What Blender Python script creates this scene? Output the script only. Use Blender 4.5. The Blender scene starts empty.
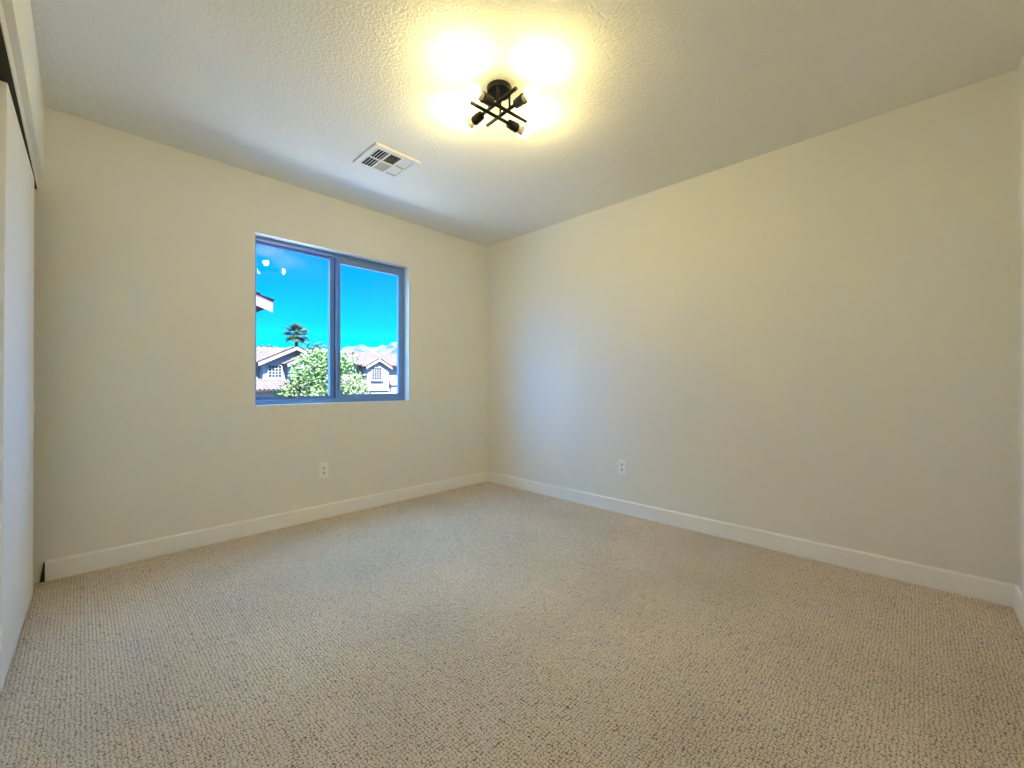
import bpy, bmesh, math, random
from mathutils import Vector, Matrix

# ------------------------------------------------------------------ camera
SC = bpy.context.scene
COL = SC.collection
HC = 2.44                      # room height
CAM = Vector((-2.957, -3.222, 1.0155))
cd = bpy.data.cameras.new('camera'); cam = bpy.data.objects.new('camera', cd); COL.objects.link(cam)
cam.location = CAM
cam.rotation_euler = (math.radians(90), 0, math.radians(44.1 - 90))
cd.sensor_width = 36.0; cd.lens = 418.4 / 1024 * 36; cd.shift_y = -0.5 / 1024
cd.clip_start = 0.02; cd.clip_end = 20000
SC.camera = cam

# ------------------------------------------------------------------ sky, sun, exposure
SUN_STRENGTH = 56.0
BULB_STRENGTH = 118.0
SC.view_settings.view_transform = 'Standard'; SC.view_settings.look = 'None'
SC.view_settings.exposure = 0.48; SC.view_settings.gamma = 1.0
SC.view_settings.use_curve_mapping = False
W = bpy.data.worlds.new('sky'); SC.world = W; W.use_nodes = True
wn = W.node_tree; wn.nodes.clear()
wo = wn.nodes.new('ShaderNodeOutputWorld'); wb = wn.nodes.new('ShaderNodeBackground')
wt = wn.nodes.new('ShaderNodeTexCoord'); ws = wn.nodes.new('ShaderNodeSeparateXYZ')
wr = wn.nodes.new('ShaderNodeValToRGB')
# clear band: horizon haze into deep blue; unseen upper sky and both sides (+-x) brightened as added room fill
SKY_TOP_FILL = 9.0
SKY_SIDE_FILL = 14.0
def w_range(src, a, b, t0=0.0, t1=1.0):
    n = wn.nodes.new('ShaderNodeMapRange'); n.interpolation_type = 'SMOOTHSTEP'
    for k, v in (('From Min', a), ('From Max', b), ('To Min', t0), ('To Max', t1)): n.inputs[k].default_value = v
    wn.links.new(src, n.inputs['Value']); return n.outputs[0]
def w_math(op, a, b):
    n = wn.nodes.new('ShaderNodeMath'); n.operation = op
    wn.links.new(a, n.inputs[0]); wn.links.new(b, n.inputs[1]); return n.outputs[0]
wn.links.new(wt.outputs['Generated'], ws.inputs[0])
w_val = wn.nodes.new('ShaderNodeValue'); w_val.outputs[0].default_value = -1.0; w_neg = w_val.outputs[0]
e = wr.color_ramp.elements
e[0].position = 0.0; e[0].color = (0.03, 1.22, 2.2, 1)
e[1].position = .6; e[1].color = (0.0, 0.26, 2.0, 1)
for z, c in ((.06, (0.0, 1.06, 2.4, 1)), (.13, (0.0, .63, 2.4, 1)), (.21, (0.0, .42, 2.4, 1)), (.30, (0.0, .29, 2.4, 1))):
    x = e.new(z); x.color = c
wn.links.new(ws.outputs['Z'], wr.inputs[0])
w_abs = w_math('MAXIMUM', ws.outputs['X'], w_math('MULTIPLY', ws.outputs['X'], w_neg))
up = w_range(ws.outputs['Z'], -.01, .03)
def w_layer(base, fac, col):
    n = wn.nodes.new('ShaderNodeMix'); n.data_type = 'RGBA'
    wn.links.new(fac, n.inputs[0]); wn.links.new(base, n.inputs[6]); n.inputs[7].default_value = (*col, 1)
    return n.outputs[2]
sky_out = w_layer(wr.outputs[0], w_range(ws.outputs['Z'], .39, .52), (.14 * SKY_TOP_FILL, .50 * SKY_TOP_FILL, 1.0 * SKY_TOP_FILL))
sky_out = w_layer(sky_out, w_math('MULTIPLY', w_range(w_abs, .58, .80), up), (.06 * SKY_SIDE_FILL, .37 * SKY_SIDE_FILL, 1.0 * SKY_SIDE_FILL))
wn.links.new(sky_out, wb.inputs['Color'])
wb.inputs['Strength'].default_value = 1.0
wn.links.new(wb.outputs[0], wo.inputs[0])

sd = bpy.data.lights.new('sun', 'SUN'); sun = bpy.data.objects.new('sun', sd); COL.objects.link(sun)
sd.energy = SUN_STRENGTH; sd.angle = math.radians(0.53); sd.color = (1.0, 0.94, 0.84)
sun_from = Vector((-0.26, -0.56, 0.92))
sun.rotation_euler = (-sun_from).to_track_quat('-Z', 'Y').to_euler()
sun.location = (-20, -40, 60)

cy = SC.cycles
cy.use_denoising = True
cy.max_bounces = 14; cy.diffuse_bounces = 9; cy.glossy_bounces = 4; cy.transparent_max_bounces = 12
cy.caustics_reflective = False; cy.caustics_refractive = False
cy.sample_clamp_indirect = 0.0
cy.use_adaptive_sampling = False

random.seed(7)
R = random.Random(11)

# ------------------------------------------------------------------ materials
def mat(name, color, rough=0.6, spec=0.5, metal=0.0, bump=None, vary=None):
    m = bpy.data.materials.new(name); m.use_nodes = True
    nt = m.node_tree; b = nt.nodes['Principled BSDF']
    b.inputs['Base Color'].default_value = (*color, 1)
    b.inputs['Roughness'].default_value = rough
    b.inputs['Specular IOR Level'].default_value = spec
    b.inputs['Metallic'].default_value = metal
    if bump or vary:
        tc = nt.nodes.new('ShaderNodeTexCoord')
    if bump:
        scale, strength, dist, detail = bump
        n = nt.nodes.new('ShaderNodeTexNoise'); n.inputs['Scale'].default_value = scale
        n.inputs['Detail'].default_value = detail
        bp = nt.nodes.new('ShaderNodeBump'); bp.inputs['Strength'].default_value = strength
        bp.inputs['Distance'].default_value = dist
        nt.links.new(tc.outputs['Object'], n.inputs['Vector'])
        nt.links.new(n.outputs['Fac'], bp.inputs['Height'])
        nt.links.new(bp.outputs[0], b.inputs['Normal'])
    if vary:
        scale, c2 = vary
        n = nt.nodes.new('ShaderNodeTexNoise'); n.inputs['Scale'].default_value = scale
        n.inputs['Detail'].default_value = 4
        r = nt.nodes.new('ShaderNodeValToRGB')
        r.color_ramp.elements[0].position = .35; r.color_ramp.elements[1].position = .65
        r.color_ramp.elements[0].color = (*color, 1); r.color_ramp.elements[1].color = (*c2, 1)
        nt.links.new(tc.outputs['Object'], n.inputs['Vector'])
        nt.links.new(n.outputs['Fac'], r.inputs[0]); nt.links.new(r.outputs[0], b.inputs['Base Color'])
    return m

def emit(name, color, strength):
    m = bpy.data.materials.new(name); m.use_nodes = True
    nt = m.node_tree; b = nt.nodes['Principled BSDF']
    b.inputs['Base Color'].default_value = (.9, .9, .9, 1)
    b.inputs['Emission Color'].default_value = (*color, 1)
    # an LED lamp throws most of its light out of the front of the dome, less from its flanks
    tc = nt.nodes.new('ShaderNodeTexCoord'); sp = nt.nodes.new('ShaderNodeSeparateXYZ'); mr = nt.nodes.new('ShaderNodeMapRange')
    mr.inputs['From Min'].default_value = -.1; mr.inputs['From Max'].default_value = 1.0
    mr.inputs['To Min'].default_value = strength * .22; mr.inputs['To Max'].default_value = strength * 2.4
    nt.links.new(tc.outputs['Normal'], sp.inputs[0]); nt.links.new(sp.outputs['Z'], mr.inputs['Value'])
    nt.links.new(mr.outputs[0], b.inputs['Emission Strength'])
    return m

def glass(name, tint=(0.96, 0.98, 1.0)):
    m = bpy.data.materials.new(name); m.use_nodes = True
    nt = m.node_tree; nt.nodes.clear()
    o = nt.nodes.new('ShaderNodeOutputMaterial'); mx = nt.nodes.new('ShaderNodeMixShader')
    t = nt.nodes.new('ShaderNodeBsdfTransparent'); t.inputs[0].default_value = (*tint, 1)
    g = nt.nodes.new('ShaderNodeBsdfGlossy'); g.inputs['Roughness'].default_value = 0.0
    f = nt.nodes.new('ShaderNodeFresnel')
    gm = nt.nodes.new('ShaderNodeNewGeometry'); ir = nt.nodes.new('ShaderNodeMapRange')   # same reflectance entering and leaving the thin pane
    ir.inputs['To Min'].default_value = 1.34; ir.inputs['To Max'].default_value = 1 / 1.34
    nt.links.new(gm.outputs['Backfacing'], ir.inputs['Value']); nt.links.new(ir.outputs[0], f.inputs[0])
    nt.links.new(f.outputs[0], mx.inputs[0]); nt.links.new(t.outputs[0], mx.inputs[1])
    nt.links.new(g.outputs[0], mx.inputs[2]); nt.links.new(mx.outputs[0], o.inputs[0])
    return m

def carpet():
    m = bpy.data.materials.new('woven_carpet'); m.use_nodes = True
    nt = m.node_tree; b = nt.nodes['Principled BSDF']; L = nt.links.new
    b.inputs['Roughness'].default_value = 0.95; b.inputs['Specular IOR Level'].default_value = 0.08
    def M(op, a, c=None, d=None):
        n = nt.nodes.new('ShaderNodeMath'); n.operation = op
        for i, v in enumerate((a, c, d)):
            if v is None: continue
            if hasattr(v, 'links'): L(v, n.inputs[i])
            else: n.inputs[i].default_value = v
        return n.outputs[0]
    tc = nt.nodes.new('ShaderNodeTexCoord')
    nz = nt.nodes.new('ShaderNodeTexNoise'); nz.inputs['Scale'].default_value = 70; nz.inputs['Detail'].default_value = 2
    L(tc.outputs['Object'], nz.inputs['Vector'])
    sub = nt.nodes.new('ShaderNodeVectorMath'); sub.operation = 'SUBTRACT'; sub.inputs[1].default_value = (.5, .5, .5)
    L(nz.outputs['Color'], sub.inputs[0])
    sc = nt.nodes.new('ShaderNodeVectorMath'); sc.operation = 'SCALE'; sc.inputs['Scale'].default_value = 0.025
    L(sub.outputs[0], sc.inputs[0])
    ad = nt.nodes.new('ShaderNodeVectorMath'); ad.operation = 'ADD'
    L(tc.outputs['Object'], ad.inputs[0]); L(sc.outputs[0], ad.inputs[1])
    sp = nt.nodes.new('ShaderNodeSeparateXYZ'); L(ad.outputs[0], sp.inputs[0])
    s = 1 / 0.0112
    u = M('MULTIPLY', sp.outputs[0], s); v = M('MULTIPLY', sp.outputs[1], s)
    fu = M('FRACT', u); fv = M('FRACT', v)
    par = M('MODULO', M('ABSOLUTE', M('ADD', M('FLOOR', u), M('FLOOR', v))), 2.0)
    par = M('GREATER_THAN', par, 0.5)
    def prof(t): return M('MULTIPLY', M('MULTIPLY', t, M('SUBTRACT', 1.0, t)), 4.0)
    pu, pv = prof(fu), prof(fv)
    a = M('MULTIPLY', M('POWER', pv, .9), M('POWER', pu, .5))
    c = M('MULTIPLY', M('POWER', pu, .9), M('POWER', pv, .5))
    h = M('ADD', M('MULTIPLY', a, par), M('MULTIPLY', c, M('SUBTRACT', 1.0, par)))
    fz = nt.nodes.new('ShaderNodeTexNoise'); fz.inputs['Scale'].default_value = 420; fz.inputs['Detail'].default_value = 3
    L(tc.outputs['Object'], fz.inputs['Vector'])
    cell = nt.nodes.new('ShaderNodeCombineXYZ'); L(M('FLOOR', u), cell.inputs[0]); L(M('FLOOR', v), cell.inputs[1])
    wn_ = nt.nodes.new('ShaderNodeTexWhiteNoise'); wn_.noise_dimensions = '2D'; L(cell.outputs[0], wn_.inputs['Vector'])
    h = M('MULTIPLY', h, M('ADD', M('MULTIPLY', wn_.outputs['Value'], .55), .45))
    h2 = M('ADD', h, M('MULTIPLY', fz.outputs['Fac'], .7))
    bp = nt.nodes.new('ShaderNodeBump'); bp.inputs['Strength'].default_value = 1.0; bp.inputs['Distance'].default_value = 0.0045
    L(h2, bp.inputs['Height']); L(bp.outputs[0], b.inputs['Normal'])
    # beige yarn; shade between the loops painted in as dark brown
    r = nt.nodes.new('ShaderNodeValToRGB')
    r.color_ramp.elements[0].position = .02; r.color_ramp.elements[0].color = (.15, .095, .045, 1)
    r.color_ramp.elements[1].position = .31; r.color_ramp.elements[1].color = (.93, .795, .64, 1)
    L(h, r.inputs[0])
    big = nt.nodes.new('ShaderNodeTexNoise'); big.inputs['Scale'].default_value = 1.7; big.inputs['Detail'].default_value = 5
    L(tc.outputs['Object'], big.inputs['Vector'])
    mr = nt.nodes.new('ShaderNodeMapRange'); mr.inputs['From Min'].default_value = .3; mr.inputs['From Max'].default_value = .7
    mr.inputs['To Min'].default_value = .90; mr.inputs['To Max'].default_value = 1.08
    L(big.outputs['Fac'], mr.inputs[0])
    mx = nt.nodes.new('ShaderNodeVectorMath'); mx.operation = 'SCALE'
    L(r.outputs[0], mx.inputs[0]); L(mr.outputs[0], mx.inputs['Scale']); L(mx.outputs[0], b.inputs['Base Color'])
    return m

M_WALL = mat('cream_wall_paint', (.824, .816, .757), .85, .25, bump=(170, .22, .002, 2))
M_CEIL = mat('textured_ceiling_paint', (.828, .823, .785), .9, .2, bump=(80, 1.0, .0046, 3))
M_TRIM = mat('white_trim_paint', (.90, .90, .885), .45, .4)
M_FASCIA = mat('offwhite_fascia_paint', (.80, .77, .70), .5, .4)
M_DOOR = mat('white_door_paint', (.86, .86, .845), .38, .45)
M_DARKGAP = mat('dark_track_and_gap_shade', (.02, .018, .015), .6)
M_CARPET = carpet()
M_FRAME = mat('window_aluminium', (.16, .29, .52), .42, .5)
M_RUBBER = mat('window_gasket', (.03, .04, .08), .6)
M_GLASS = glass('window_glass')
M_BLACK = mat('blackened_bronze', (.006, .0042, .0032), .45, .3)
M_BULB = emit('bulb_glow', (1.0, .805, .32), BULB_STRENGTH)
M_BASE = mat('bulb_collar', (.78, .72, .62), .5)
M_WHITE = mat('white_plastic', (.93, .93, .92), .4, .45)
M_SLOT = mat('slot_black', (.02, .02, .02), .6)
M_VENT = mat('vent_enamel', (.80, .79, .75), .5, .4)
M_DUCT_SHADE = mat('duct_shade_black', (.008, .008, .01), .8)
M_STUCCO = mat('house_stucco', (0.1544, 0.1397, 0.1335), 1, 0, bump=(9, .3, .02, 3))
M_EAVE = mat('eave_boards', (0.1296, 0.1200, 0.1265), 1, 0)
M_TILE = mat('clay_tiles', (.046, .037, .037), 1, 0, vary=(1.6, (.062, .050, .050)))
M_HWIN = mat('house_window_glass', (0.0108, 0.0216, 0.0378), .15, .15)
M_PAVE = mat('white_concrete', (.46, .46, .455), .95, .1, vary=(.8, (.42, .42, .415)))
M_GROUND = mat('dry_ground', (.06, .057, .048), 1, 0, vary=(.15, (.08, .076, .066)))
M_LEAF = mat('pale_leaves', (0.0402, 0.0913, 0.0257), 1, 0, vary=(3.0, (0.1021, 0.1458, 0.0729)))
M_LEAF2 = mat('dark_leaves', (0.0153, 0.0387, 0.0268), 1, 0, vary=(2.0, (0.0315, 0.0632, 0.0421)))
M_BARK = mat('bark', (0.0324, 0.0270, 0.0216), 1, 0, bump=(20, .5, .02, 3))
M_PALM = mat('palm_fronds', (0.0189, 0.0477, 0.0294), 1, 0, vary=(1.0, (0.0518, 0.0909, 0.0560)))
M_HAZE_ROCK = mat('haze_tinted_rock', (.0150, .0270, .0520), 1.0, 0, vary=(.009, (.0520, .0620, .0800)))  # blue aerial haze is painted into the rock colour

# ------------------------------------------------------------------ mesh helpers
class MB:
    def __init__(s): s.v = []; s.f = []; s.sm = []
    def add(s, vs, fs, smooth=False):
        o = len(s.v); s.v += [tuple(v) for v in vs]
        for f in fs: s.f.append([i + o for i in f]); s.sm.append(smooth)
        return s
    def box(s, x0, x1, y0, y1, z0, z1, M=None):
        vs = [Vector((x, y, z)) for x in (x0, x1) for y in (y0, y1) for z in (z0, z1)]
        if M: vs = [M @ v for v in vs]
        return s.add(vs, [(0, 1, 3, 2), (4, 6, 7, 5), (0, 4, 5, 1), (2, 3, 7, 6), (0, 2, 6, 4), (1, 5, 7, 3)])
    def prism(s, prof, axis, a0, a1):
        # prof: list of 2D points; axis: 0/1/2 extrusion axis
        def P(p, a):
            q = [p[0], p[1]]; q.insert(axis, a); return q
        n = len(prof)
        vs = [P(p, a0) for p in prof] + [P(p, a1) for p in prof]
        fs = [list(range(n))[::-1], list(range(n, 2 * n))] + [(i, (i + 1) % n, n + (i + 1) % n, n + i) for i in range(n)]
        return s.add(vs, fs)
    def lathe(s, prof, seg=24, M=None, cap=True):
        # prof: (r, z) along local z
        vs = []; fs = []
        for r, z in prof:
            for k in range(seg):
                t = 2 * math.pi * k / seg
                vs.append(Vector((r * math.cos(t), r * math.sin(t), z)))
        for i in range(len(prof) - 1):
            for k in range(seg):
                a = i * seg + k; b = i * seg + (k + 1) % seg
                fs.append((a, b, b + seg, a + seg))
        if M: vs = [M @ v for v in vs]
        s.add(vs, fs, True)
        if cap:
            o = len(s.v) - len(vs)
            s.f.append([o + k for k in range(seg)][::-1]); s.sm.append(False)
            s.f.append([o + (len(prof) - 1) * seg + k for k in range(seg)]); s.sm.append(False)
        return s
    def tube(s, p, q, r, seg=16, r2=None):
        p = Vector(p); q = Vector(q); d = q - p
        M = Matrix.Translation(p) @ d.to_track_quat('Z', 'Y').to_matrix().to_4x4()
        return s.lathe([(r, 0), (r if r2 is None else r2, d.length)], seg, M)
    def build(s, name, m, parent=None, bevel=0, seg=2, loc=None, fix=True):
        me = bpy.data.meshes.new(name); me.from_pydata(s.v, [], s.f)
        me.polygons.foreach_set('use_smooth', s.sm)
        if fix:
            bm = bmesh.new(); bm.from_mesh(me); bmesh.ops.recalc_face_normals(bm, faces=bm.faces[:]); bm.to_mesh(me); bm.free()
        me.materials.append(m); me.update()
        o = bpy.data.objects.new(name, me); COL.objects.link(o)
        if parent: o.parent = parent
        if loc: o.location = loc
        if bevel:
            b = o.modifiers.new('bevel', 'BEVEL'); b.width = bevel; b.segments = seg; b.limit_method = 'ANGLE'
            b.angle_limit = math.radians(40); b.harden_normals = False
        return o

def thing(name, label, cat, loc=(0, 0, 0), rz=0, group=None):
    o = bpy.data.objects.new(name, None); COL.objects.link(o); o.empty_display_size = .1
    o.location = loc; o.rotation_euler = (0, 0, rz); o['label'] = label; o['category'] = cat
    if group: o['group'] = group
    return o
def struct(o):
    o['kind'] = 'structure'; return o

# ------------------------------------------------------------------ room shell
XL = -3.086          # face of the header over the closet
XC = -3.78           # back of the closet
YR = -3.55           # rear wall
WX0, WX1, WZ0, WZ1 = -2.132, -0.941, 0.866, 2.043
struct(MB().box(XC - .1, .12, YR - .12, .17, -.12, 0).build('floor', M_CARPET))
struct(MB().box(XC - .1, .12, YR - .12, .17, HC, HC + .12).build('ceiling', M_CEIL))
b = MB()
b.box(XC - .1, WX0, 0, .17, 0, HC); b.box(WX1, .12, 0, .17, 0, HC)
b.box(WX0, WX1, 0, .17, 0, WZ0); b.box(WX0, WX1, 0, .17, WZ1, HC)
struct(b.build('wall_back', M_WALL))
struct(MB().box(0, .12, YR - .12, 0, 0, HC).build('wall_right', M_WALL))
struct(MB().box(XC - .1, 0, YR - .12, YR, 0, HC).build('wall_rear', M_WALL))
# left wall: header above the closet opening, plain wall behind the opening's near end, closet back
ZH = 2.057
b = MB()
b.box(XL - .11, XL, -1.88, 0, ZH, HC); b.box(XL - .11, XL, YR, -1.88, 0, HC)
struct(b.build('wall_left', M_WALL))
struct(MB().box(XC - .1, XC, YR, 0, 0, HC).build('wall_closet', M_WALL))

# baseboards with an eased top edge
BH, BT = .102, .014
prof = lambda s: [(0, 0), (s * BT, 0), (s * BT, BH - .008), (s * (BT - .006), BH), (0, BH)]
struct(MB().prism(prof(-1), 0, -3.083, 0).build('baseboard_back', M_TRIM))      # (y,z) along x
struct(MB().prism(prof(-1), 1, YR, 0).build('baseboard_right', M_TRIM))         # (x,z) along y
pr = [(YR + a, z) for a, z in prof(1)]
struct(MB().prism(pr, 0, -.222, 0).build('baseboard_rear', M_TRIM))
struct(MB().prism([(XL + a, z) for a, z in prof(1)], 1, YR, -1.90).build('baseboard_left', M_TRIM))
# dark wedge added to paint the gap's shade where the baseboard stops at the closet
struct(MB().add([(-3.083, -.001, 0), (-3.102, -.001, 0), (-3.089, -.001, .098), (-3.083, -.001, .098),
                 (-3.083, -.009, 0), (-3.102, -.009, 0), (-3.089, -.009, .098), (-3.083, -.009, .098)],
                [(0, 1, 2, 3), (7, 6, 5, 4), (0, 4, 5, 1), (1, 5, 6, 2), (2, 6, 7, 3), (3, 7, 4, 0)]).build('baseboard_gap_shade', M_DARKGAP))

# closet: fascia board under the header, track, two sliding doors
struct(MB().box(-3.109, -3.106, -1.88, 0, 2.002, ZH).build('trim_2', M_FASCIA))
struct(MB().box(-3.196, -3.1095, -1.88, -.002, 2.0045, ZH).build('trim_3', M_DARKGAP))   # sliding track channel
def slab(name, x0, y0, x1, y1, z0, z1, th, l0=0, l1=0):
    d = Vector((x1 - x0, y1 - y0, 0)).normalized(); n = Vector((-d.y, d.x, 0))
    if n.x > 0: n = -n
    P = [Vector((x0, y0, 0)), Vector((x1, y1, 0)), Vector((x1, y1, 0)) + n * th, Vector((x0, y0, 0)) + n * th]
    lean = (l0, l1, l1, l0)
    vs = [(p.x, p.y, z0) for p in P] + [(p.x + lean[i], p.y, z1) for i, p in enumerate(P)]
    return MB().add(vs, [(3, 2, 1, 0), (4, 5, 6, 7), (0, 1, 5, 4), (1, 2, 6, 5), (2, 3, 7, 6), (3, 0, 4, 7)]).build(name, M_DOOR, bevel=.003)
d1 = struct(slab('door_1', -3.113, -.20, -3.1355, -1.10, .014, 1.993, .022, .004, .0145))
d2 = struct(slab('door_2', -3.182, -.50, -3.182, -1.87, .014, 1.993, .022))
# finger pull near the far edge of door_1
ang = math.atan2(-3.1355 + 3.113, -.90)
nrm = Vector((.9, -.0225, 0)).normalized()
def on_door(y): return -3.113 + (y + .20) * (.0225 / .90)
c = Vector((on_door(-.262) + .0038, -.262, .905)) + nrm * .0005
Mt = Matrix.Translation(c) @ nrm.to_track_quat('Z', 'Y').to_matrix().to_4x4()
MB().lathe([(.027, -.002), (.027, .002), (.024, .0035), (.020, .0028), (.017, .0005), (.001, .0003)], 28, Mt).build('finger_pull', M_WHITE, d1)
c = Vector((-3.182, -1.80, .905)); Mt = Matrix.Translation(c) @ Matrix.Rotation(math.pi / 2, 4, 'Y')
MB().lathe([(.027, -.002), (.027, .002), (.024, .0035), (.020, .0028), (.017, .0005), (.001, .0003)], 28, Mt).build('finger_pull', M_WHITE, d2)

# entry door in the rear wall, its white casing just enters the picture at the right
b = MB(); y0, y1 = YR, YR + .016
b.box(-.290, -.222, y0, y1, 0, 2.10); b.box(-1.140, -1.072, y0, y1, 0, 2.10); b.box(-1.072, -.290, y0, y1, 2.032, 2.10)
struct(b.build('trim_4', M_TRIM, bevel=.004))
d3 = struct(MB().box(-1.072, -.290, YR - .02, YR + .006, .012, 2.032).build('door_3', M_DOOR))
Mt = Matrix.Translation((-1.007, YR + .006, .95)) @ Matrix.Rotation(-math.pi / 2, 4, 'X')
MB().lathe([(.032, 0), (.032, .006), (.012, .01), (.012, .03), (.026, .04), (.028, .055), (.018, .066), (.001, .068)], 24, Mt).build('door_knob', M_BLACK, d3)

# ------------------------------------------------------------------ window
win = bpy.data.objects.new('window_1', None); COL.objects.link(win); win.location = (0, 0, 0); struct(win)
FY0, FY1 = .074, .150
b = MB()
b.box(WX0, WX0 + .022, FY0, FY1, WZ0, WZ1); b.box(WX1 - .020, WX1, FY0, FY1, WZ0, WZ1)
b.box(WX0 + .022, WX1 - .020, FY0, FY1, WZ1 - .026, WZ1); b.box(WX0 + .022, WX1 - .020, FY0, FY1, WZ0, WZ0 + .030)
b.box(-1.572, -1.550, .100, .145, WZ0 + .03, WZ1 - .03)
b.build('window_frame', M_FRAME, win, bevel=.002)
# fixed pane's bead (left) and glass
b = MB(); x0, x1, z0, z1 = WX0 + .022, -1.572, WZ0 + .03, WZ1 - .03
b.box(x0, x0 + .012, .108, .14, z0, z1); b.box(x1 - .016, x1, .100, .14, z0, z1)
b.box(x0 + .012, x1 - .016, .108, .14, z1 - .011, z1); b.box(x0 + .012, x1 - .016, .108, .14, z0, z0 + .020)
b.build('glazing_bead', M_FRAME, win)
pane = MB().box(x0 + .006, x1 - .006, .1235, .1265, z0 + .006, z1 - .006)
pane.v = [(x, y + .0058 * (z - 1.46) - .0035 * (x + 1.85), z) for x, y, z in pane.v]      # seated a hair out of square
pane.build('window_pane', M_GLASS, win)
b = MB(); b.box(x0 + .012, x1 - .016, .1150, .1175, z1 - .0145, z1 - .0105); b.box(x0 + .012, x1 - .016, .1120, .1145, z0 + .0195, z0 + .0225)
b.build('gasket', M_RUBBER, win)
# sliding sash (right)
sx0, sx1, sz0, sz1 = -1.545, WX1 - .020, WZ0 + .022, WZ1 - .030
b = MB()
b.box(sx0, sx0 + .028, .070, .098, sz0, sz1); b.box(sx1 - .039, sx1, .070, .098, sz0, sz1)
b.box(sx0 + .028, sx1 - .039, .070, .098, sz1 - .043, sz1); b.box(sx0 + .028, sx1 - .039, .070, .098, sz0, sz0 + .040)
sash = b.build('sliding_sash', M_FRAME, win, bevel=.002)
MB().box(sx0 + .024, sx1 - .035, .0825, .0855, sz0 + .036, sz1 - .039).build('sash_pane', M_GLASS, sash)
for z in (1.81, 1.097):
    b = MB(); b.box(sx0 - .012, sx0 + .010, .062, .0705, z - .026, z + .026); b.box(sx0 - .008, sx0 + .004, .054, .062, z - .016, z + .016)
    b.build('sash_latch', M_FRAME, sash, bevel=.002)
struct(MB().box(-1.556, -1.5455, .0985, .0998, WZ0 + .03, WZ1 - .03).build('weather_strip', M_RUBBER, win))

# outside of this house: facade below and beside the room, roof with eave overhead
b = MB()
b.box(-9, .5, .02, .17, -2.9, -.12); b.box(-9, XC - .1, .02, .17, -.12, 2.56); b.box(.12, 7, .02, .17, -2.9, 2.56)
struct(b.build('wall_outside', M_STUCCO))
struct(MB().prism([(-9, 2.57), (.25, 2.57), (.25, 2.72), (-4.2, 4.6), (-9, 4.6)], 0, -9.3, 7.3).build('roof', M_EAVE))

# ------------------------------------------------------------------ ceiling light
light = thing('ceiling_light', 'black flush-mount ceiling light with four crossed arms and bare glowing bulbs', 'ceiling light', (-1.550, -1.773, HC), math.radians(-4))
MB().lathe([(.0600, -.0005), (.0600, -.021), (.0585, -.0235), (.056, -.025)], 40).build('canopy', M_BLACK, light)
ZA, ZB = -.117, -.1006      # lower pair (along x) and upper pair (along y)
SX, SY = .036, .034
for x in (-SX, SX):
    for y in (-SY, SY):
        MB().tube((x, y, -.024), (x, y, ZB), .0055, 10).build('stem', M_BLACK, light)
def arm(origin, d, z, back=.142):
    # d: unit direction from the plain end to the bulb
    d = Vector(d); o = Vector((origin[0], origin[1], z))
    p0 = o - d * back
    a = MB().tube(p0, o + d * .080, .0082, 16).build('arm', M_BLACK, light)
    Mx = Matrix.Translation(o + d * .078) @ d.to_track_quat('Z', 'Y').to_matrix().to_4x4()
    MB().lathe([(.0085, -.004), (.019, -.001), (.0205, .002), (.0205, .016), (.0222, .018), (.0222, .046), (.0236, .048), (.0236, .054), (.018, .0545)], 24, Mx).build('socket', M_BLACK, a)
    # frosted lamp: opaque collar and glowing dome
    c0 = .050
    col = [(.0135, c0), (.0145, c0 + .008), (.0185, c0 + .018), (.0240, c0 + .030), (.0282, c0 + .040)]
    bb = MB().lathe(col, 28, None, cap=False)
    zc = c0 + .052; r = .0312
    dome = []
    t0 = math.asin((zc - (c0 + .040)) / r)
    for k in range(13):
        t = -t0 + (math.pi / 2 + t0) * k / 12
        dome.append((max(r * math.cos(t), .0006), zc + r * math.sin(t)))
    bulb = MB().lathe(dome, 28, None, cap=False).build('bulb', M_BULB, light); bulb.matrix_local = Mx
    bb.build('bulb_collar', M_BASE, bulb)
arm((.004, -SY), (-1, 0, 0), ZA)
arm((.012, SY), (1, 0, 0), ZA, .156)
arm((SX, -.002), (0, -1, 0), ZB)
arm((-SX, .016), (0, 1, 0), ZB, .178)

# ------------------------------------------------------------------ ceiling air vent
vent = thing('air_vent', 'square white ceiling air vent with louvred panels between light and window', 'air vent', (-1.592, -.781, HC))
S = .152
cx = [(-.120, -.046), (-.033, .040), (.053, .124)]; cyr = [(-.114, -.006), (.008, .116)]
b = MB(); zt, zb = -.0005, -.0145
xs = [-S] + [v for p in cx for v in p] + [S]
for i in range(0, len(xs), 2): b.box(xs[i], xs[i + 1], -S, S, zb, -.012)
for (p, q) in cx:
    b.box(p, q, -S, cyr[0][0], zb, -.012); b.box(p, q, cyr[0][1], cyr[1][0], zb, -.012); b.box(p, q, cyr[1][1], S, zb, -.012)
for (x0, x1, y0, y1) in ((-S, S, -S, -S + .004), (-S, S, S - .004, S), (-S, -S + .004, -S + .004, S - .004), (S - .004, S, -S + .004, S - .004)):
    b.box(x0, x1, y0, y1, -.012, zt)
b.build('vent_frame', M_VENT, vent)
MB().box(-S + .006, S - .006, -S + .006, S - .006, -.0022, -.0008).build('duct_shade_plate', M_DUCT_SHADE, vent)  # solid black plate; the duct's darkness is painted as its colour
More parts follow.
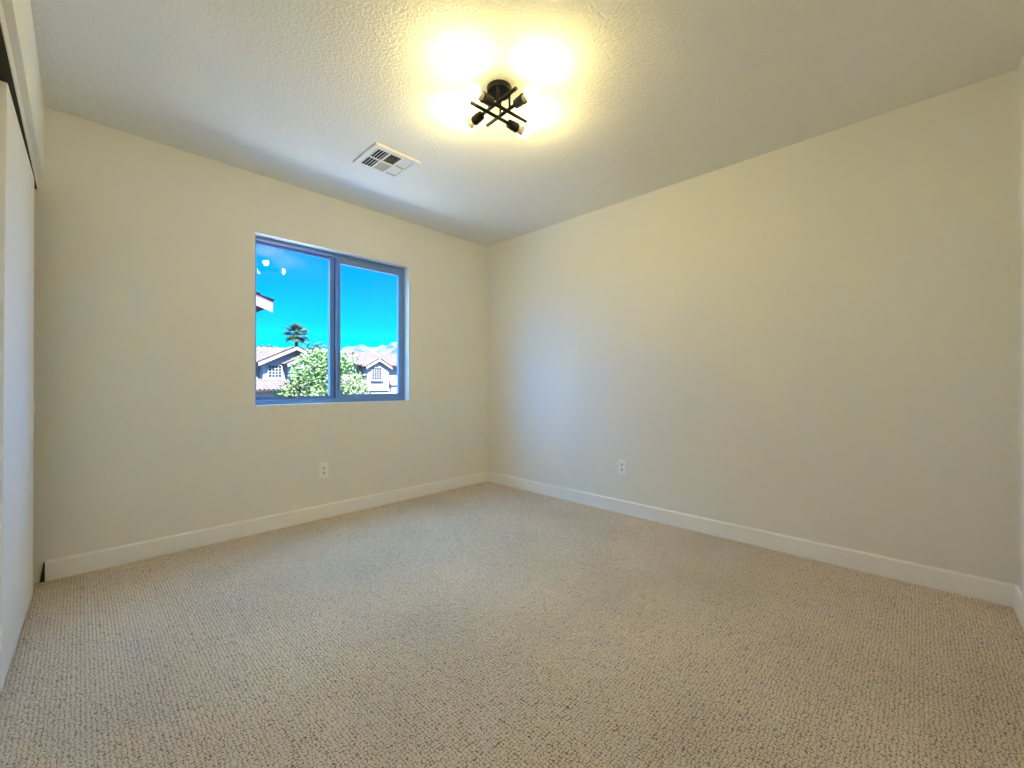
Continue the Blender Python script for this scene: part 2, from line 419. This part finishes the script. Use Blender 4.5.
def louvers(x0, x1, y0, y1, axis, tilt, n, fill=.60):
    b = MB(); w = .0068 if tilt else .0
    lo, hi = (x0, x1) if axis == 'x' else (y0, y1)
    for k in range(n):
        c = lo + (hi - lo) * (k + .5) / n
        wd = (hi - lo) / n * fill
        M_ = Matrix.Translation((c, 0, -.0085) if axis == 'x' else (0, c, -.0085)) @ Matrix.Rotation(math.radians(tilt), 4, 'Y' if axis == 'x' else 'X')
        if axis == 'x': b.box(-wd, wd, y0, y1, -.0004, .0004, M_)
        else: b.box(x0, x1, -wd, wd, -.0004, .0004, M_)
    b.build('louver_panel', M_VENT, vent)
for r in cyr:
    louvers(*cx[0], *r, 'x', -15, 4, .16)
    louvers(*cx[2], *r, 'x', 30, 5, .43)
louvers(*cx[1], *cyr[0], 'y', 31, 7, .5)
louvers(*cx[1], *cyr[1], 'y', -38, 7)

# ------------------------------------------------------------------ wall outlets
def outlet(label, loc, rz):
    t = thing('electrical_outlet', label, 'electrical outlet', loc, rz, 'duplex outlets')
    # local: plate in the xz plane, front towards -y
    MB().box(-.036, .036, -.0055, -.0003, -.059, .059).build('cover_plate', M_WHITE, t, bevel=.003, seg=3)
    for s in (1, -1):
        zc = .0195 * s; pts = []
        for k in range(28):
            a = 2 * math.pi * k / 28
            pts.append((max(-.0135, min(.0135, .0172 * math.cos(a))), zc + max(-.0142, min(.0142, .0172 * math.sin(a)))))
        r = MB().prism(pts, 1, -.0075, -.005).build('receptacle', M_WHITE, t)
        b = MB(); b.box(-.0090, -.0048, -.0079, -.0074, zc - .0015, zc + .0095); b.box(.0048, .0090, -.0079, -.0074, zc - .0015, zc + .0085)
        Mx = Matrix.Translation((0, -.0074, zc - .0078)) @ Matrix.Rotation(math.pi / 2, 4, 'X')
        b.lathe([(.0042, 0), (.0042, .0005)], 12, Mx)
        b.build('slot', M_SLOT, r)
    Mx = Matrix.Translation((0, -.0052, 0)) @ Matrix.Rotation(math.pi / 2, 4, 'X')
    MB().lathe([(.0032, 0), (.0030, .0010), (.001, .0012)], 14, Mx).build('screw', M_VENT, t)
    return t
outlet('white duplex electrical outlet on the wall below the window', (-1.678, 0, .360), 0)
outlet('white duplex electrical outlet on the windowless right-hand wall', (0, -1.561, .361), math.radians(-90))

# ------------------------------------------------------------------ outside: ground, hills, houses, trees
GZ = -2.9
struct(MB().box(-4000, 9000, .18, 9000, GZ - .5, GZ).build('ground', M_GROUND))
struct(MB().box(-9, 14, .2, 5.5, GZ, GZ + .06).build('pavement', M_PAVE))

def pt(px, py, y=None, t=None):
    u = (px - 512) / 418.4; a = math.radians(44.1)
    d = Vector((math.cos(a) + u * math.sin(a), math.sin(a) - u * math.cos(a), (383.5 - py) / 418.4))
    if t is None: t = (y - CAM.y) / d.y
    return CAM + d * t

def roof_plane(b, p_eave0, p_eave1, up, th=.12, period=.30, course=.42):
    # barrel-tile slope from the eave line p_eave0->p_eave1 going along vector up
    p0 = Vector(p_eave0); p1 = Vector(p_eave1); up = Vector(up)
    a = p1 - p0; n = a.cross(up).normalized()
    if n.z < 0: n = -n
    nc = max(2, int(a.length / period)) * 6; nr = max(1, int(round(up.length / course)))
    rows = []
    for r in range(nr): rows += [(r / nr, .045), ((r + .98) / nr, .005)]
    vs = []; fs = []
    for (t, lift) in rows:
        for k in range(nc + 1):
            ph = 2 * math.pi * k / 6
            vs.append(p0 + a * (k / nc) + up * t + n * (th + lift + .045 * math.cos(ph)))
    for r in range(len(rows) - 1):
        for k in range(nc):
            i = r * (nc + 1) + k; fs.append((i, i + 1, i + nc + 2, i + nc + 1))
    b.add(vs, fs)
    q = [p0, p1, p1 + up, p0 + up]
    vs = [v + n * .0 for v in q] + [v + n * (th) for v in q]
    b.add(vs, [(3, 2, 1, 0), (4, 5, 6, 7), (0, 1, 5, 4), (1, 2, 6, 5), (2, 3, 7, 6), (3, 0, 4, 7)])

def gable(root, xc, yf, yb, half, oh, zr, pitch, zbase=GZ):
    """front-facing gable block: ridge along y at x=xc, front wall yf; half = half width of wall, oh = overhang"""
    ze = zr - pitch * half
    MB().prism([(xc - half, zbase), (xc + half, zbase), (xc + half, ze - .04), (xc, zr - .04), (xc - half, ze - .04)], 1, yf, yb).build('wall', M_STUCCO, root)
    b = MB(); w = half + oh
    for s in (-1, 1):
        roof_plane(b, (xc + s * w, yf - oh, zr - pitch * w), (xc + s * w, yb, zr - pitch * w), (-s * w, 0, pitch * w))
    b.build('roof', M_TILE, root)
    b = MB()
    for s in (-1, 1):
        d = Vector((s * w, 0, -pitch * w)); 
        p = Vector((xc, yf - oh - .03, zr + .06))
        for (yy0, yy1, z0, z1) in ((0, .06, -.24, .0),):
            vs = []
            for q in (p, p + d):
                for yy in (yy0, yy1):
                    for zz in (z0, z1): vs.append(q + Vector((0, yy, zz)))
            b.add(vs, [(0, 1, 3, 2), (4, 6, 7, 5), (0, 4, 5, 1), (2, 3, 7, 6), (0, 2, 6, 4), (1, 5, 7, 3)])
    b.build('fascia', M_EAVE, root)

def house_window(root, x0, x1, z0, z1, y, nx, nz):
    b = MB(); f = .07
    b.box(x0 - f, x1 + f, y - .10, y, z1, z1 + f); b.box(x0 - f, x1 + f, y - .10, y, z0 - f, z0)
    b.box(x0 - f, x0, y - .10, y, z0, z1); b.box(x1, x1 + f, y - .10, y, z0, z1)
    for k in range(1, nx): c = x0 + (x1 - x0) * k / nx; b.box(c - .022, c + .022, y - .07, y - .02, z0, z1)
    for k in range(1, nz): c = z0 + (z1 - z0) * k / nz; b.box(x0, x1, y - .065, y - .025, c - .022, c + .022)
    w = b.build('window', M_STUCCO, root)
    MB().box(x0, x1, y - .02, y - .003, z0, z1).build('pane', M_HWIN, w)
    MB().box(x0 - .2, x1 + .2, y - .18, y, z0 - .22, z0 - .10).build('sill', M_STUCCO, root)

# house seen through the left pane
hA = thing('house', 'pale stucco house with tiled double gable seen through the left window pane', 'house', (9, 38, GZ))
def sub(root):
    # children are authored in world space; keep them there
    for c in root.children: c.location = -Vector(root.location)
gable(hA, 9.63, 34.4, 39, 2.40, .45, 4.0, .50)
gable(hA, 10.75, 33.4, 37, 1.75, .40, 3.62, .52)
MB().box(2.0, 13.9, 35.3, 42, GZ, 2.5).build('wall', M_STUCCO, hA)
b = MB(); roof_plane(b, (1.4, 34.7, 2.55), (14.4, 34.7, 2.55), (0, 3.9, 1.6)); roof_plane(b, (1.4, 42.5, 2.55), (14.4, 42.5, 2.55), (0, -3.9, 1.6)); b.build('roof', M_TILE, hA)
house_window(hA, 7.62, 8.55, 1.52, 2.46, 34.4, 4, 4)
MB().box(3.4, 8.4, 32.6, 34.4, GZ, .42).build('wall', M_STUCCO, hA)
b = MB(); roof_plane(b, (3.0, 32.0, .42), (8.8, 32.0, .42), (0, 2.4, .85)); b.build('roof', M_TILE, hA)
sub(hA)

# house seen through the right pane
hB = thing('house', 'pale stucco house with long tiled roof and small gable seen through the right window pane', 'house', (24, 46, GZ))
MB().box(15.5, 36, 42.3, 50, GZ, 3.12).build('wall', M_STUCCO, hB)
b = MB(); roof_plane(b, (15, 41.7, 3.0), (36.5, 41.7, 3.0), (0, 4.3, 1.78)); roof_plane(b, (15, 50.3, 3.0), (36.5, 50.3, 3.0), (0, -4.3, 1.78)); b.build('roof', M_TILE, hB)
gable(hB, 20.75, 41.0, 45, 1.30, .30, 3.72, .57)
house_window(hB, 19.95, 21.08, 1.50, 2.78, 41.0, 4, 5)
b = MB(); b.box(19.35, 22.15, 40.86, 41.0, .20, .42); b.box(22.05, 36, 42.15, 42.3, .80, .98); b.build('band', M_STUCCO, hB)
sub(hB)

# neighbour's gable whose eave corner shows at the left edge of the left pane
hC = thing('house', 'stucco house showing only a tiled eave corner at the window left edge', 'house', (-3, 14, GZ))
cA = pt(272.5, 302, t=12.0)
w = 2.6; pit = .36
gable(hC, cA.x - w, cA.y + .55, cA.y + 7, w - .55, .55, cA.z + pit * w - .12, pit)
sub(hC)

def leaf_cloud(b, blobs, n, size, rng):
    """leaves: small pointed quads scattered through ellipsoid blobs, denser at the shell"""
    tot = sum(r[0] * r[1] * r[2] for _, r in blobs)
    for c, r in blobs:
        k = int(n * r[0] * r[1] * r[2] / tot)
        for _ in range(k):
            d = Vector((rng.gauss(0, 1), rng.gauss(0, 1), rng.gauss(0, 1))).normalized()
            q = rng.random() ** .42 * (1 + .16 * math.sin(7 * d.x + 5 * d.z) * rng.random())
            p = Vector((c[0] + d.x * r[0] * q, c[1] + d.y * r[1] * q, c[2] + d.z * r[2] * q))
            a = Vector((rng.gauss(0, 1), rng.gauss(0, 1), rng.gauss(0, .7))).normalized()
            e_ = a.cross(Vector((rng.gauss(0, 1), rng.gauss(0, 1), rng.gauss(0, 1)))).normalized()
            s = size * rng.uniform(.7, 1.4)
            n_ = a.cross(e_)
            b.add([p - a * s, p + e_ * s * .42 + n_ * s * .1, p + a * s, p - e_ * s * .42 + n_ * s * .1], [(0, 1, 2, 3)])

def tree(name, label, base, blobs, nl, size, m, tr=.12, group=None):
    t = thing(name, label, 'tree', base, 0, group)
    o = Vector(base); rng = random.Random(int(base[0] * 31 + base[1] * 7))
    b = MB(); leaf_cloud(b, [(Vector(c) - o, r) for c, r in blobs], nl, size, rng); b.build('foliage', m, t, fix=False)
    b = MB(); top = Vector(blobs[0][0]) - o
    fork = Vector((top.x * .3, top.y * .3, top.z * .62))
    b.tube((0, 0, 0), fork, tr, 10, tr * .7)
    for c, r in blobs:
        q = Vector(c) - o; b.tube(fork, q, tr * .5, 8, tr * .15)
        for _ in range(5):
            e_ = q + Vector((rng.uniform(-.7, .7) * r[0], rng.uniform(-.7, .7) * r[1], rng.uniform(-.4, .75) * r[2]))
            b.tube(fork.lerp(q, .6), e_, tr * .22, 6, tr * .06)
    b.build('trunk', M_BARK, t)
    return t

T = 14.0
def P(px, py, t=T): return tuple(pt(px, py, t=t))
bl = [(P(318, 372), (.80, .80, .85)), (P(322, 357), (.45, .45, .35)), (P(301, 382), (.50, .5, .45)), (P(344, 364), (.45, .5, .5)),
      (P(352, 384), (.50, .5, .5)), (P(330, 396), (.9, .8, .5)), (P(290, 394), (.55, .5, .35)), (P(362, 394), (.30, .3, .3))]
c0 = P(322, 390)
tree('leafy_tree', 'bushy pale green tree just beyond the window in front of the houses', (c0[0], c0[1], GZ), bl, 5200, .060, M_LEAF)
for i, (px, py, y, rx, rz, lab) in enumerate(((268, 352, 52, 1.6, .85, 'low dark tree top peeking over the roof at the left of the palm'),
                                        (316, 353, 57, 2.6, 1.6, 'dark tree top behind the roofs just right of the palm'))):
    c = pt(px, py, y=y); 
    tree('leafy_tree', lab, (c.x, c.y, GZ), [(tuple(c), (rx, 1.5, rz)), (tuple(c + Vector((rx * .8, .3, -.3))), (rx * .7, 1.2, rz * .8)), (tuple(c - Vector((rx * .9, 0, .4))), (rx * .6, 1.2, rz * .7))], 900, .22, M_LEAF2, .2)

# fan palm
pc = pt(296.3, 334, y=62)
palm = thing('palm_tree', 'tall fan palm rising behind the gabled roof against the blue sky', 'tree', (pc.x, pc.y, GZ))
hz = pc.z - GZ
b = MB(); prev = Vector((.15, 0, 0)); 
for k in range(1, 9):
    q = Vector((.15 * (1 - k / 8), .0, hz * k / 8)); b.tube(prev, q, .32 - .010 * k, 12, .32 - .010 * (k + 1)); prev = q
b.build('trunk', M_BARK, palm)
b = MB(); rng = random.Random(5)
for k in range(46):
    az = k * 2.39996; el = math.radians(80 - 125 * (k / 45) + rng.uniform(-8, 8))
    d = Vector((math.cos(az) * math.cos(el), math.sin(az) * math.cos(el), math.sin(el)))
    stem = d * rng.uniform(.75, 1.0); o = Vector((0, 0, hz))
    b.tube(o, o + stem, .03, 5, .02)
    side = d.cross(Vector((0, 0, 1)));
    side = side.normalized() if side.length > .05 else Vector((1, 0, 0))
    upv = side.cross(d)
    for j in range(11):
        a = math.radians(-75 + 150 * j / 10)
        L = 1.05 * (1 - .25 * abs(j - 5) / 5)
        dd = (d * math.cos(a) + side * math.sin(a)).normalized()
        mid = o + stem + dd * L * .6; tip = o + stem + dd * L + Vector((0, 0, -.22))
        n_ = dd.cross(upv).normalized() * .055
        b.add([o + stem - n_ * .4, o + stem + n_ * .4, mid + n_, tip, mid - n_], [(0, 1, 2, 3, 4)])
b.build('fronds', M_PALM, palm, fix=False)

# distant mountains: ridged height field
def mountain(rows):
    import mathutils
    b = MB(); nx, ny = 150, 26
    vs = []
    for j in range(ny):
        f = j / (ny - 1)
        for i in range(nx):
            px = 150 + 420 * i / (nx - 1)
            crest = None
            for (a, ya), (c, yc) in zip(rows[:-1], rows[1:]):
                if a <= px <= c:
                    s = (px - a) / (c - a); s = s * s * (3 - 2 * s); crest = ya + (yc - ya) * s
            dist = 2300 + 1400 * f
            g = pt(px, crest, t=3300.0)
            hz = g.z - GZ
            p = pt(px, 383.5, t=dist)
            prof_ = 1 - abs(f - .71) / .71
            prof_ = max(0, prof_) ** .85
            nz = mathutils.noise.fractal(Vector((p.x / 260, p.y / 260, 0)), .9, 2.1, 5) * 60 * (.25 + prof_) * min(1, prof_ * 3)
            nz2 = abs(mathutils.noise.noise(Vector((p.x / 120, p.y / 300, 3)))) * 55 * min(1, prof_ * 2) * (1 - prof_)
            vs.append(Vector((p.x, p.y, GZ - 5 + hz * prof_ + nz - nz2)))
    fs = [(j * nx + i, j * nx + i + 1, (j + 1) * nx + i + 1, (j + 1) * nx + i) for j in range(ny - 1) for i in range(nx - 1)]
    b.add(vs, fs)
    return b.build('mountain_range', M_HAZE_ROCK, fix=False)
struct(mountain([(100, 356), (260, 354), (330, 350), (343, 347), (352, 346), (360, 345), (372, 348), (386, 342), (398, 338), (430, 334), (600, 352)]))
